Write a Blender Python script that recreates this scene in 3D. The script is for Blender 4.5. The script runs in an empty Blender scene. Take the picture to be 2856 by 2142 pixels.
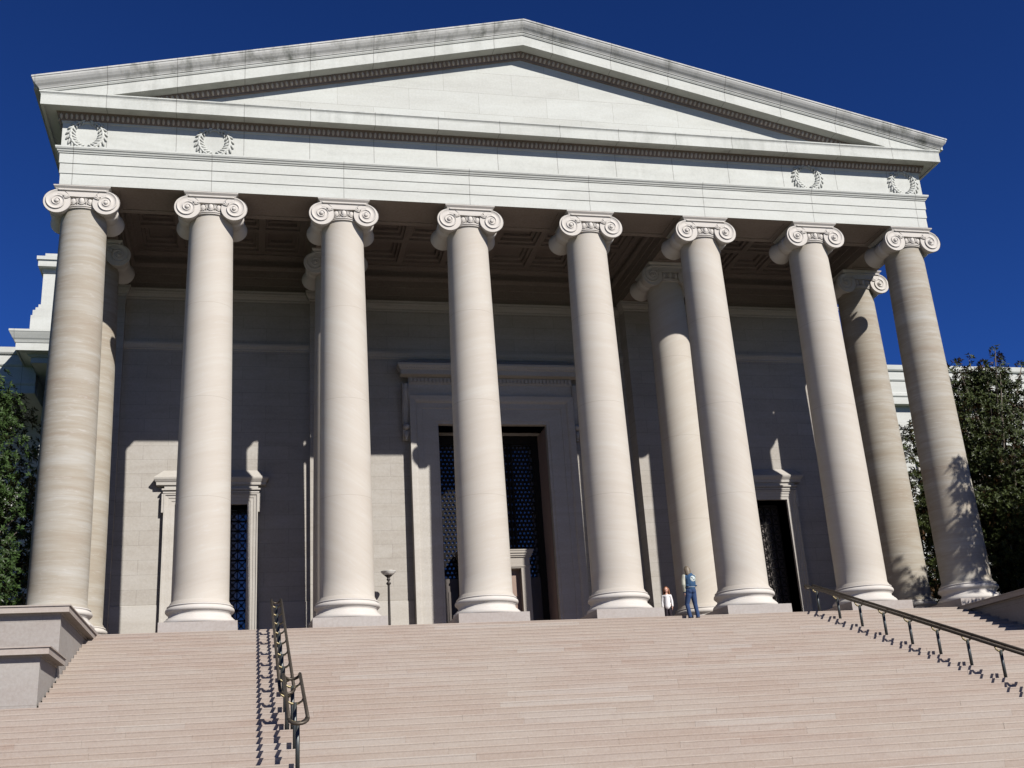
import bpy, bmesh, math, random
from mathutils import Vector, Matrix
random.seed(7)
PI = math.pi
scene = bpy.context.scene
COL = scene.collection

# ---------------------------------------------------------------- camera
cam = bpy.data.objects.new("camera", bpy.data.cameras.new("camera"))
COL.objects.link(cam)
cam.data.sensor_width = 36.0
cam.data.lens = 3172.33 / 2856 * 36.0
cam.data.clip_start = 0.1
cam.data.clip_end = 3000
yaw, pitch, roll = math.radians(13.586), math.radians(19.477), math.radians(-3.747)
F_ = Vector((math.sin(yaw) * math.cos(pitch), math.cos(yaw) * math.cos(pitch), math.sin(pitch)))
R0 = Vector((math.cos(yaw), -math.sin(yaw), 0)); U0 = R0.cross(F_)
R_ = math.cos(roll) * R0 + math.sin(roll) * U0
U_ = -math.sin(roll) * R0 + math.cos(roll) * U0
cam.matrix_world = Matrix(((R_.x, U_.x, -F_.x, -9.308), (R_.y, U_.y, -F_.y, -34.86), (R_.z, U_.z, -F_.z, -4.688), (0, 0, 0, 1)))
scene.camera = cam

# ---------------------------------------------------------------- sun, sky, exposure
ray = Vector((-0.545, 1.0, -0.765)).normalized()          # direction the sunlight travels
elev = math.asin(-ray.z)
sd = bpy.data.lights.new("sun", 'SUN'); sd.energy = 5.0; sd.angle = math.radians(0.55); sd.color = (1.0, 0.955, 0.89)
sun = bpy.data.objects.new("sun", sd); COL.objects.link(sun)
sun.rotation_euler = ray.to_track_quat('-Z', 'Y').to_euler(); sun.location = (20, -40, 40)
world = bpy.data.worlds.new("World"); scene.world = world; world.use_nodes = True
wn = world.node_tree; wn.nodes.clear()
wo = wn.nodes.new('ShaderNodeOutputWorld'); wb = wn.nodes.new('ShaderNodeBackground')
sky = wn.nodes.new('ShaderNodeTexSky'); sky.sky_type = 'NISHITA'; sky.sun_disc = False
sky.sun_elevation = elev
sky.sun_rotation = math.radians(180 - math.degrees(math.atan2(0.545, 1.0)))
sky.altitude = 3500; sky.air_density = 1.0; sky.dust_density = 0.0; sky.ozone_density = 10.0
gm = wn.nodes.new('ShaderNodeGamma'); gm.inputs[1].default_value = 1.3            # deep, saturated clear-day blue
sc = wn.nodes.new('ShaderNodeVectorMath'); sc.operation = 'SCALE'; sc.inputs['Scale'].default_value = 0.355
wn.links.new(sky.outputs[0], gm.inputs[0]); wn.links.new(gm.outputs[0], sc.inputs[0])
tm = wn.nodes.new('ShaderNodeVectorMath'); tm.operation = 'MULTIPLY'; tm.inputs[1].default_value = (.76, .94, 1.19)
wn.links.new(sc.outputs[0], tm.inputs[0]); wn.links.new(tm.outputs[0], wb.inputs[0]); wb.inputs[1].default_value = 0.08
wn.links.new(wb.outputs[0], wo.inputs[0])
vs = scene.view_settings
vs.view_transform = 'Standard'; vs.look = 'None'; vs.exposure = 0.95; vs.gamma = 1.0; vs.use_curve_mapping = False
scene.render.engine = 'CYCLES'

# ---------------------------------------------------------------- helpers
class MB:
    def __init__(s): s.v = []; s.f = []; s.sm = []
    def add(s, vs_, fs, smooth=False):
        o = len(s.v); s.v += [tuple(p) for p in vs_]
        s.f += [tuple(i + o for i in f) for f in fs]; s.sm += [smooth] * len(fs)
    def box(s, x0, x1, y0, y1, z0, z1):
        v = [(x0,y0,z0),(x1,y0,z0),(x1,y1,z0),(x0,y1,z0),(x0,y0,z1),(x1,y0,z1),(x1,y1,z1),(x0,y1,z1)]
        s.add(v, [(0,3,2,1),(4,5,6,7),(0,1,5,4),(1,2,6,5),(2,3,7,6),(3,0,4,7)])
    def strip(s, paths, smooth=False, close=False):
        """paths: list of polylines of equal length (one per profile point)"""
        n = len(paths[0]); m = len(paths); v = [p for pa in paths for p in pa]; f = []
        for i in range(m - 1 + (1 if close else 0)):
            j = (i + 1) % m
            for k in range(n - 1): f.append((i*n+k, i*n+k+1, j*n+k+1, j*n+k))
        s.add(v, f, smooth)
    def lathe(s, prof, seg=48, c=(0,0,0), smooth=True, cap=False):
        v = []; f = []; n = len(prof)
        for r, z in prof:
            for k in range(seg):
                a = 2*PI*k/seg; v.append((c[0]+r*math.cos(a), c[1]+r*math.sin(a), c[2]+z))
        for i in range(n-1):
            for k in range(seg):
                k2 = (k+1) % seg; f.append((i*seg+k, i*seg+k2, (i+1)*seg+k2, (i+1)*seg+k))
        s.add(v, f, smooth)
        if cap:
            s.add(v[:seg], [tuple(range(seg))[::-1]]); s.add(v[-seg:], [tuple(range(seg))])
    def tube(s, pts, rad, seg=8, closed=False, smooth=True, flat=None):
        pts = [Vector(p) for p in pts]; n = len(pts)
        rads = rad if isinstance(rad, (list, tuple)) else [rad]*n
        v = []; f = []; up = None
        for i, p in enumerate(pts):
            if closed: t = pts[(i+1) % n] - pts[i-1]
            else: t = pts[min(i+1, n-1)] - pts[max(i-1, 0)]
            t.normalize()
            if up is None:
                up = Vector((0,0,1)) if abs(t.z) < .9 else Vector((0,1,0))
            a = (up - t*up.dot(t)).normalized(); b = t.cross(a); up = a
            for k in range(seg):
                an = 2*PI*(k+.5)/seg; fa = flat or 1.0
                v.append(p + a*rads[i]*math.cos(an)*fa + b*rads[i]*math.sin(an))
        m = n if closed else n-1
        for i in range(m):
            j = (i+1) % n
            for k in range(seg): f.append((i*seg+k, i*seg+(k+1)%seg, j*seg+(k+1)%seg, j*seg+k))
        if not closed:
            f.append(tuple(range(seg))[::-1]); f.append(tuple((n-1)*seg+k for k in range(seg)))
        s.add(v, f, smooth)
    def ball(s, c, r, seg=8, rings=5, rot=None, smooth=True):
        rx, ry, rz = r if isinstance(r, (tuple, list)) else (r, r, r)
        v = []; f = []
        for i in range(rings+1):
            t = PI*i/rings
            for k in range(seg):
                a = 2*PI*k/seg; p = Vector((rx*math.sin(t)*math.cos(a), ry*math.sin(t)*math.sin(a), rz*math.cos(t)))
                if rot: p = rot @ p
                v.append(p + Vector(c))
        for i in range(rings):
            for k in range(seg): f.append((i*seg+k, (i+1)*seg+k, (i+1)*seg+(k+1)%seg, i*seg+(k+1)%seg))
        s.add(v, f, smooth)
    def build(s, name, mat, parent=None, loc=None):
        me = bpy.data.meshes.new(name); me.from_pydata(s.v, [], s.f); me.update()
        bm = bmesh.new(); bm.from_mesh(me); bmesh.ops.recalc_face_normals(bm, faces=bm.faces); 
        bm.to_mesh(me); bm.free()
        me.polygons.foreach_set('use_smooth', s.sm[:len(me.polygons)] if len(s.sm) == len(me.polygons) else [False]*len(me.polygons))
        me.materials.append(mat)
        o = bpy.data.objects.new(name, me); COL.objects.link(o)
        if parent: o.parent = parent
        if loc: o.location = loc
        return o

def empty(name, loc=(0,0,0), rz=0):
    o = bpy.data.objects.new(name, None); COL.objects.link(o); o.location = loc; o.rotation_euler = (0,0,rz); o.empty_display_size = .3
    return o
def tag(o, label=None, cat=None, group=None, kind=None):
    if label: o['label'] = label
    if cat: o['category'] = cat
    if group: o['group'] = group
    if kind: o['kind'] = kind
    return o
def copy_tree(o, parent=None):
    c = o.copy(); COL.objects.link(c); c.parent = parent
    for ch in list(o.children): copy_tree(ch, c)
    return c

# ---------------------------------------------------------------- materials
class NT:
    def __init__(s, name, rough=.6, spec=.3):
        s.m = bpy.data.materials.new(name); s.m.use_nodes = True; s.t = s.m.node_tree
        s.b = s.t.nodes['Principled BSDF']; s.b.inputs['Roughness'].default_value = rough
        s.b.inputs['Specular IOR Level'].default_value = spec
    def n(s, ty, **kw):
        x = s.t.nodes.new(ty)
        for k, v in kw.items(): setattr(x, k, v)
        return x
    def l(s, a, b): s.t.links.new(a, b)
    def math(s, op, a, b=None, clamp=False):
        x = s.n('ShaderNodeMath', operation=op, use_clamp=clamp)
        for i, q in enumerate((a, b)):
            if q is None: continue
            if isinstance(q, (int, float)): x.inputs[i].default_value = q
            else: s.l(q, x.inputs[i])
        return x.outputs[0]
    def pos(s): return s.n('ShaderNodeNewGeometry').outputs['Position']
    def obj(s): return s.n('ShaderNodeTexCoord').outputs['Object']
    def mapping(s, vec, scale=(1,1,1), rot=(0,0,0), loc=(0,0,0)):
        x = s.n('ShaderNodeMapping'); s.l(vec, x.inputs[0])
        x.inputs['Scale'].default_value = scale; x.inputs['Rotation'].default_value = rot; x.inputs['Location'].default_value = loc
        return x.outputs[0]
    def noise(s, vec, scale, detail=4, rough=.55, dist=0):
        x = s.n('ShaderNodeTexNoise'); s.l(vec, x.inputs['Vector'])
        x.inputs['Scale'].default_value = scale; x.inputs['Detail'].default_value = detail
        x.inputs['Roughness'].default_value = rough; x.inputs['Distortion'].default_value = dist
        return x.outputs['Fac']
    def ramp(s, fac, stops):
        x = s.n('ShaderNodeValToRGB'); e = x.color_ramp.elements
        while len(e) < len(stops): e.new(.5)
        for el, (p, c) in zip(e, stops): el.position = p; el.color = (*c, 1) if len(c) == 3 else c
        s.l(fac, x.inputs[0]); return x.outputs[0]
    def mix(s, fac, a, b, mode='MIX'):
        x = s.n('ShaderNodeMix', data_type='RGBA', blend_type=mode)
        for i, q in ((0, fac), (6, a), (7, b)):
            if isinstance(q, (int, float)): x.inputs[i].default_value = q
            elif isinstance(q, tuple): x.inputs[i].default_value = (*q, 1)
            else: s.l(q, x.inputs[i])
        return x.outputs[2]
    def bump(s, h, strength=.3, dist=.01):
        x = s.n('ShaderNodeBump'); x.inputs['Strength'].default_value = strength; x.inputs['Distance'].default_value = dist
        s.l(h, x.inputs['Height']); s.l(x.outputs[0], s.b.inputs['Normal'])
    def color(s, c):
        if isinstance(c, tuple): s.b.inputs['Base Color'].default_value = (*c, 1)
        else: s.l(c, s.b.inputs['Base Color'])

def joint_mask(n, P, period, phase, width, axis=0):
    sx = n.n('ShaderNodeSeparateXYZ'); n.l(P, sx.inputs[0])
    a = n.math('ADD', sx.outputs[axis], phase)
    a = n.math('DIVIDE', a, period); a = n.math('FRACT', a)
    a = n.math('SUBTRACT', a, .5); a = n.math('ABSOLUTE', a)
    a = n.math('SUBTRACT', .5, a); a = n.math('MULTIPLY', a, period)     # distance to joint
    return n.math('LESS_THAN', a, width)

def K(c, k=.45): return tuple(x*k for x in c)
def marble(name, c0, c1, c2, bands=2.2, rough=.62, joint=None, brick=None, stain=0.0, jcol=(.07,.065,.06), grain=.05):
    c0, c1, c2 = K(c0), K(c1), K(c2)
    n = NT(name, .8, .12); P = n.pos()
    v = n.mapping(P, (.45, .45, bands))
    f = n.noise(v, .9, 6, .6, .6)
    col = n.ramp(f, [(.30, c0), (.5, c1), (.72, c2)])
    f2 = n.noise(n.mapping(P, (1, 1, 1)), .35, 4)
    col = n.mix(n.math('MULTIPLY', f2, .25), col, tuple(x*.82 for x in c0))
    if brick:
        w, h, off = brick
        sx = n.n('ShaderNodeSeparateXYZ'); n.l(P, sx.inputs[0])
        cx = n.n('ShaderNodeCombineXYZ'); n.l(n.math('ADD', sx.outputs[0], sx.outputs[1]), cx.inputs[0]); n.l(n.math('ADD', sx.outputs[2], off), cx.inputs[1])
        bt = n.n('ShaderNodeTexBrick'); n.l(cx.outputs[0], bt.inputs['Vector'])
        bt.inputs['Scale'].default_value = 1; bt.inputs['Brick Width'].default_value = w; bt.inputs['Row Height'].default_value = h
        bt.inputs['Mortar Size'].default_value = .006; bt.inputs['Mortar Smooth'].default_value = .2; bt.inputs['Bias'].default_value = 0
        bt.inputs['Color1'].default_value = (.93, .92, .91, 1); bt.inputs['Color2'].default_value = (1, 1, 1, 1); bt.inputs['Mortar'].default_value = (.62, .60, .58, 1)
        col = n.mix(1.0, col, bt.outputs['Color'], 'MULTIPLY')
    if joint:
        per, ph = joint
        col = n.mix(n.math('MULTIPLY', joint_mask(n, P, per, ph, .012), .62), col, jcol)
    if stain > 0:
        sv = n.mapping(P, (1.6, 1.6, .35))
        a = n.noise(sv, 1.1, 7, .68, .3); b = n.noise(P, .16, 3)
        m = n.math('MULTIPLY', n.ramp(a, [(.47, (0,0,0)), (.70, (1,1,1))]), n.ramp(b, [(.44, (0.06,0.06,0.06)), (.58, (1,1,1))]))
        col = n.mix(n.math('MULTIPLY', m, stain), col, (.055, .06, .048))
        m2 = n.noise(n.mapping(P, (.5,.5,3)), 2.0, 6, .7)
        col = n.mix(n.math('MULTIPLY', n.ramp(m2, [(.45, (0,0,0)), (.8, (1,1,1))]), .13*stain), col, (.15, .16, .14))
    g = n.noise(P, 14, 5, .7)
    col = n.mix(grain, col, n.ramp(g, [(.3, (.25,.23,.21)), (.7, (1,1,1))]))
    n.color(col); n.bump(n.noise(P, 9, 6, .65), .12, .01)
    return n.m

WHITE = ((0.636,0.649,0.605), (0.710,0.727,0.680), (0.763,0.788,0.745))
M_ent = marble("pale_marble", *WHITE, joint=(2.165, 1.0825), stain=.12)
M_arch = marble("architrave_marble", *WHITE, joint=(4.3, 2.15))
M_corn = marble("cornice_marble", *WHITE, joint=(2.165, 1.0825), stain=.30)
M_sima = marble("weathered_gutter_marble", (.60,.60,.57), (.67,.67,.64), (.73,.73,.71), joint=(2.165, 1.0825), stain=1.0)
M_plain = marble("plain_marble", *WHITE)
M_egg = marble("shaded_moulding_marble", (.20,.145,.12), (.24,.175,.145), (.28,.21,.18))  # recess shade put into the dark brown behind the eggs
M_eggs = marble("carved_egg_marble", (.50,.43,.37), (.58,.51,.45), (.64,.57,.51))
M_carved = marble("carved_wreath_marble", *WHITE)
M_tymp = marble("tympanum_marble", *WHITE, brick=(2.5, .86, .20))
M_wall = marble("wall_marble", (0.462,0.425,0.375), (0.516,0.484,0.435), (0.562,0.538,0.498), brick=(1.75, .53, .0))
M_walltrim = marble("wall_trim_marble", (0.521,0.484,0.432), (0.577,0.544,0.492), (0.623,0.595,0.552))
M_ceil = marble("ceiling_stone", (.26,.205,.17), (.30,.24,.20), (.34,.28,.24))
M_wing = marble("wing_marble", *WHITE, brick=(1.9, .62, .1))
M_cheek = marble("cheek_wall_marble", (0.373,0.319,0.287), (0.426,0.389,0.357), (0.460,0.439,0.410), brick=(3.1, 1.05, .33))
M_cheek_plain = marble("plinth_marble", (0.439,0.377,0.341), (0.485,0.435,0.400), (0.524,0.489,0.457))
M_coping = marble("coping_marble", (0.432,0.343,0.302), (0.487,0.423,0.371), (0.527,0.480,0.434))
M_floor = marble("landing_paving", (.88,.68,.58), (.95,.76,.66), (1.0,.84,.75), joint=(1.2, .3))  # unseen from below; colour made pale and warm to bounce light into porch
M_recess = marble("deep_interior_stone", (.10,.085,.075), (.12,.10,.09), (.15,.13,.12))

def column_material():
    n = NT("banded_column_marble", .8, .12)
    tc = n.obj(); info = n.n('ShaderNodeObjectInfo'); rnd = info.outputs['Random']
    ad = n.n('ShaderNodeVectorMath', operation='ADD'); n.l(tc, ad.inputs[0])
    cx = n.n('ShaderNodeCombineXYZ'); n.l(n.math('MULTIPLY', rnd, 70), cx.inputs[2]); n.l(n.math('MULTIPLY', rnd, 31), cx.inputs[0]); n.l(cx.outputs[0], ad.inputs[1])
    rot = n.n('ShaderNodeVectorRotate', rotation_type='Y_AXIS'); n.l(tc, rot.inputs['Vector'])
    sxp = n.n('ShaderNodeSeparateXYZ'); n.l(info.outputs['Location'], sxp.inputs[0])
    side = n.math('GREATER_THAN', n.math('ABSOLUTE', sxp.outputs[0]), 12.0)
    n.l(n.math('MULTIPLY', n.math('SUBTRACT', 1, side), n.math('SUBTRACT', n.math('MULTIPLY', rnd, 1.1), .65)), rot.inputs['Angle'])
    ad2 = n.n('ShaderNodeVectorMath', operation='ADD'); n.l(rot.outputs[0], ad2.inputs[0]); n.l(cx.outputs[0], ad2.inputs[1])
    v = n.mapping(ad2.outputs[0], (.22, .22, 1.5))
    f = n.noise(v, 1.0, 7, .62, .5)
    v2 = n.mapping(ad2.outputs[0], (.35, .35, 6.5)); f2 = n.noise(v2, 1.3, 6, .6, .8)
    fc = n.math('ADD', n.math('MULTIPLY', f, .62), n.math('MULTIPLY', f2, .38))
    calm = n.ramp(fc, [(.30, (0.281,0.254,0.219)), (.50, (0.299,0.275,0.242)), (.68, (0.316,0.299,0.268))])
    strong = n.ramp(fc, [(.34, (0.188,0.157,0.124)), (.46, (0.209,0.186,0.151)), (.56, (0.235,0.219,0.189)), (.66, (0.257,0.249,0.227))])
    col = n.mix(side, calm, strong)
    vein = n.noise(n.mapping(ad2.outputs[0], (1.2, 1.2, 9)), 1.2, 8, .7, 1.4)
    col = n.mix(n.math('MULTIPLY', n.ramp(vein, [(.56, (0,0,0)), (.66, (1,1,1))]), .32), col, (0.337,0.324,0.312))
    # drum joints
    P = tc
    col = n.mix(n.math('MULTIPLY', joint_mask(n, P, 3.16, -.87, .008, 2), .45), col, (0.187,0.162,0.137))
    n.color(col); n.bump(n.noise(P, 12, 6, .65), .10, .01)
    return n.m
M_col = column_material()
def capital_material():
    n = NT("carved_marble", .8, .12); P = n.obj()
    f = n.noise(P, 2.2, 5, .6)
    n.color(n.ramp(f, [(.3, (.325,.305,.28)), (.5, (.345,.325,.30)), (.75, (.365,.347,.322))]))
    n.bump(n.noise(P, 16, 5, .65), .12, .01); return n.m
M_cap = capital_material()
def step_material():
    n = NT("pink_marble_steps", .8, .12); P = n.pos()
    isl = n.n('ShaderNodeNewGeometry').outputs['Random Per Island']
    base = n.ramp(isl, [(0, (.200,.152,.124)), (.3, (.207,.163,.134)), (.6, (.212,.170,.142)), (.88, (.218,.179,.152)), (1, (.232,.200,.176))])
    # veining runs on from stone to stone, a little shifted in each
    add = n.n('ShaderNodeCombineXYZ'); n.l(n.math('MULTIPLY', isl, 1.2), add.inputs[0])
    va = n.n('ShaderNodeVectorMath', operation='ADD'); n.l(P, va.inputs[0]); n.l(add.outputs[0], va.inputs[1])
    f = n.noise(n.mapping(va.outputs[0], (.30, 1.2, 3.2)), 1.5, 8, .66, .8)
    col = n.mix(n.math('MULTIPLY', n.ramp(f, [(.44, (0,0,0)), (.70, (1,1,1))]), .50), base, (.262,.232,.202))
    g = n.noise(n.mapping(va.outputs[0], (.42, 1.3, 3.0)), 1.8, 7, .66, .7)
    col = n.mix(n.math('MULTIPLY', n.ramp(g, [(.50, (0,0,0)), (.74, (1,1,1))]), .38), col, (.176,.127,.102))
    big = n.noise(P, .25, 4)
    col = n.mix(n.math('MULTIPLY', n.ramp(big, [(.4, (0,0,0)), (.65, (1,1,1))]), .30), col, (.232,.205,.172))
    blot = n.noise(P, 1.1, 6, .7)
    col = n.mix(n.math('MULTIPLY', n.ramp(blot, [(.56, (0,0,0)), (.74, (1,1,1))]), .30), col, (.170,.132,.112))
    fine = n.noise(P, 20, 6, .75)
    col = n.mix(.08, col, n.ramp(fine, [(.3, (.06,.05,.04)), (.7, (.5,.5,.5))]))
    sp = n.noise(P, 5.0, 3, .6)      # scattered spots and chips
    col = n.mix(n.math('MULTIPLY', n.ramp(sp, [(.735, (0,0,0)), (.76, (1,1,1))]), .35), col, (.10,.08,.07))
    n.color(col); n.bump(n.noise(P, 18, 6, .7), .2, .01); return n.m
M_step = step_material()
def simple(name, c, rough=.5, metal=0, spec=.5, var=.15, scale=6):
    n = NT(name, rough, spec); n.b.inputs['Metallic'].default_value = metal
    f = n.noise(n.pos(), scale, 5, .6)
    n.color(n.mix(n.math('MULTIPLY', f, var*2), c, tuple(x*.55 for x in c)))
    n.bump(f, .06, .01); return n.m
M_rail = simple("weathered_bronze", (.055,.045,.034), .5, .55, .4, .3, 9)
M_post = simple("oxidised_bronze_post", (.05,.056,.056), .45, .6, .5, .3, 9)
M_bracket = simple("dull_brass_bracket", (.20,.165,.09), .45, .7, .5, .3, 9)
M_black = simple("black_bronze", (.011,.010,.010), .8, .0, .1, .3, 9)
M_dark_door = simple("dark_bronze_panel", (.05,.04,.035), .55, .2, .4, .3, 5)
M_lampmetal = simple("lamp_iron", (.035,.03,.028), .5, .5, .4, .2, 9)
M_bowl = simple("white_glass_bowl", (.50,.50,.48), .35, 0, .5, .05, 6)
def glass_mat():
    n = NT("sky_reflecting_glass", .10, .75); n.color((.045,.048,.058))
    n.b.inputs['IOR'].default_value = 1.6
    n.bump(n.noise(n.pos(), 3, 2), .05, .01); return n.m
M_glass = glass_mat()

# ---------------------------------------------------------------- ground
XW = 15.45; YF = -0.896           # frieze face
g = MB(); g.box(-600, 600, -600, 900, -7.3, -6.32)
n = NT("lawn_grass", .9, .1); P = n.pos()
n.color(n.ramp(n.noise(P, 1.3, 8, .7), [(.3, (.03,.05,.015)), (.7, (.07,.10,.03))])); n.bump(n.noise(P, 30, 5), .6, .03)
tag(g.build("ground", n.m), kind="structure")
g = MB(); g.box(-26, 26, -46, -19.9, -6.5, -6.30)
n = NT("plaza_paving_mat", .8, .2); P = n.pos()
bt = n.n('ShaderNodeTexBrick'); n.l(P, bt.inputs['Vector']); bt.inputs['Scale'].default_value = 1; bt.inputs['Brick Width'].default_value = 1.5; bt.inputs['Row Height'].default_value = .9
bt.inputs['Mortar Size'].default_value = .01; bt.inputs['Color1'].default_value = (.50,.46,.42,1); bt.inputs['Color2'].default_value = (.55,.51,.47,1); bt.inputs['Mortar'].default_value = (.15,.14,.13,1)  # out of view; lightened to bounce sunlight onto the porch ceiling
n.color(bt.outputs['Color'])
tag(g.build("plaza_paving", n.m), kind="structure")

# ---------------------------------------------------------------- staircase
stair = empty("stone_staircase", (0, -10, -6.3)); 
tag(stair, "wide flight of pink marble steps climbing to the columned portico", "staircase")
def P_(o, parent):     # keep world coordinates under a located empty
    o.parent = parent; o.location = Vector(o.location) - Vector(parent.location)
    return o
def stone(mb, x0, x1, y0, y1, z0, z1, c=.012, lip=.005, lh=.03):
    pr = [(y0+lip, z0), (y0+lip, z1-lh-.012), (y0+lip*.6, z1-lh), (y0, z1-lh+.002), (y0, z1-c), (y0+c*.3, z1-c*.3), (y0+c, z1), (y1, z1), (y1, z0)]
    n = len(pr); v = [(x0, y, z) for y, z in pr] + [(x1, y, z) for y, z in pr]
    mb.add(v, [(k, k+1, n+k+1, n+k) for k in range(n-1)] + [tuple(range(n))[::-1], tuple(range(n, 2*n))])
T, RZ, Y0 = .42, .14, -1.15
s = MB()
for k in range(0, 46):
    zt = -RZ*k; yf = Y0 - T*k
    hw = 13.66 if yf > -8.3 else 18.6
    x = -hw
    while x < hw - .01:
        L = random.choice((1.3, 2.0, 2.6, 3.2, 4.0)) * random.uniform(.9, 1.1)
        x1 = min(hw, x + L)
        if hw - x1 < .6: x1 = hw
        dz = random.uniform(-.003, .003); dy = random.uniform(-.003, .003)
        stone(s, x + .001, x1 - .001, yf + dy, yf + .62, max(zt - .30, -6.4), zt + dz, random.uniform(.008, .018))
        x = x1
P_(s.build("steps", M_step), stair)
s = MB(); s.box(-16.6, 16.6, -.6, 10, -.5, -.006); s.box(-16.4, 16.4, -.55, 9.6, -6.3, -.5)
P_(s.build("landing", M_floor), stair)

# cheek walls
def cheek(sgn, label):
    e = empty("stair_cheek_wall", (sgn*15.4, -5, -6.3)); tag(e, label, "wall", "stepped walls flanking the stairs")
    def bx(mb, a, b, y0, y1, z0, z1):
        x0, x1 = sorted((sgn*a, sgn*b)); mb.box(x0, x1, y0, y1, z0, z1)
    w = MB(); bx(w, 13.67, 17.3, -6.08, -.62, -6.3, -.19); P_(w.build("upper_block", M_cheek), e)
    w = MB(); bx(w, 13.70, 17.6, -8.28, -6.10, -6.3, -1.42); P_(w.build("lower_block", M_cheek), e)
    def coping(ztop, yfr, yb, xin):
        c = MB()
        bx(c, xin-.03, 17.8, yfr-.03, yb, ztop-.21, ztop-.17)      # bed fillet
        bx(c, xin-.20, 17.9, yfr-.20, yb, ztop-.17, ztop-.03)
        bx(c, xin-.23, 17.95, yfr-.23, yb, ztop-.03, ztop)
        return c
    P_(coping(0.012, -6.08, -.62, 13.67).build("coping", M_coping), e)
    P_(coping(-1.22, -8.28, -6.12, 13.70).build("coping", M_coping), e)
    return e
cheek(-1, "stepped stone cheek wall with moulded coping left of the stairs")
cheek(1, "stone cheek wall right of the stairs casting a zigzag shadow on the steps")

# ---------------------------------------------------------------- the building
B = empty("neoclassical_building", (0, 0, 0))
tag(B, "white marble temple front building with eight Ionic columns under a pediment", "building")

# --- column
def shaft_profile():
    pr = [(.90, .862), (.885, .90), (.845, .97)]
    for i in range(25):
        t = i/24; z = 1.0 + t*(13.40-1.0)
        r = .828 - .128*(t**1.45)
        pr.append((r, z))
    pr += [(.705, 13.44), (.725, 13.47)]
    return pr
s = MB(); s.lathe(shaft_profile(), 72)
col0 = s.build("column", M_col, B)
s = MB()
s.lathe([(1.0,.285),(1.045,.30),(1.06,.345),(1.045,.40),(1.0,.45),(.955,.475),(.955,.495),(.925,.505),(.898,.55),(.893,.59),(.905,.62),(.93,.635),(.93,.648),
         (.955,.655),(.985,.69),(.99,.73),(.975,.775),(.94,.80),(.925,.805),(.925,.82),(.94,.825),(.945,.845),(.93,.862),(.88,.866)], 72)
base0 = s.build("base", M_cap, col0)
s = MB(); s.box(-1.091, 1.091, -1.091, 1.091, -.02, .287); s.build("plinth", M_cheek_plain, base0)
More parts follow.
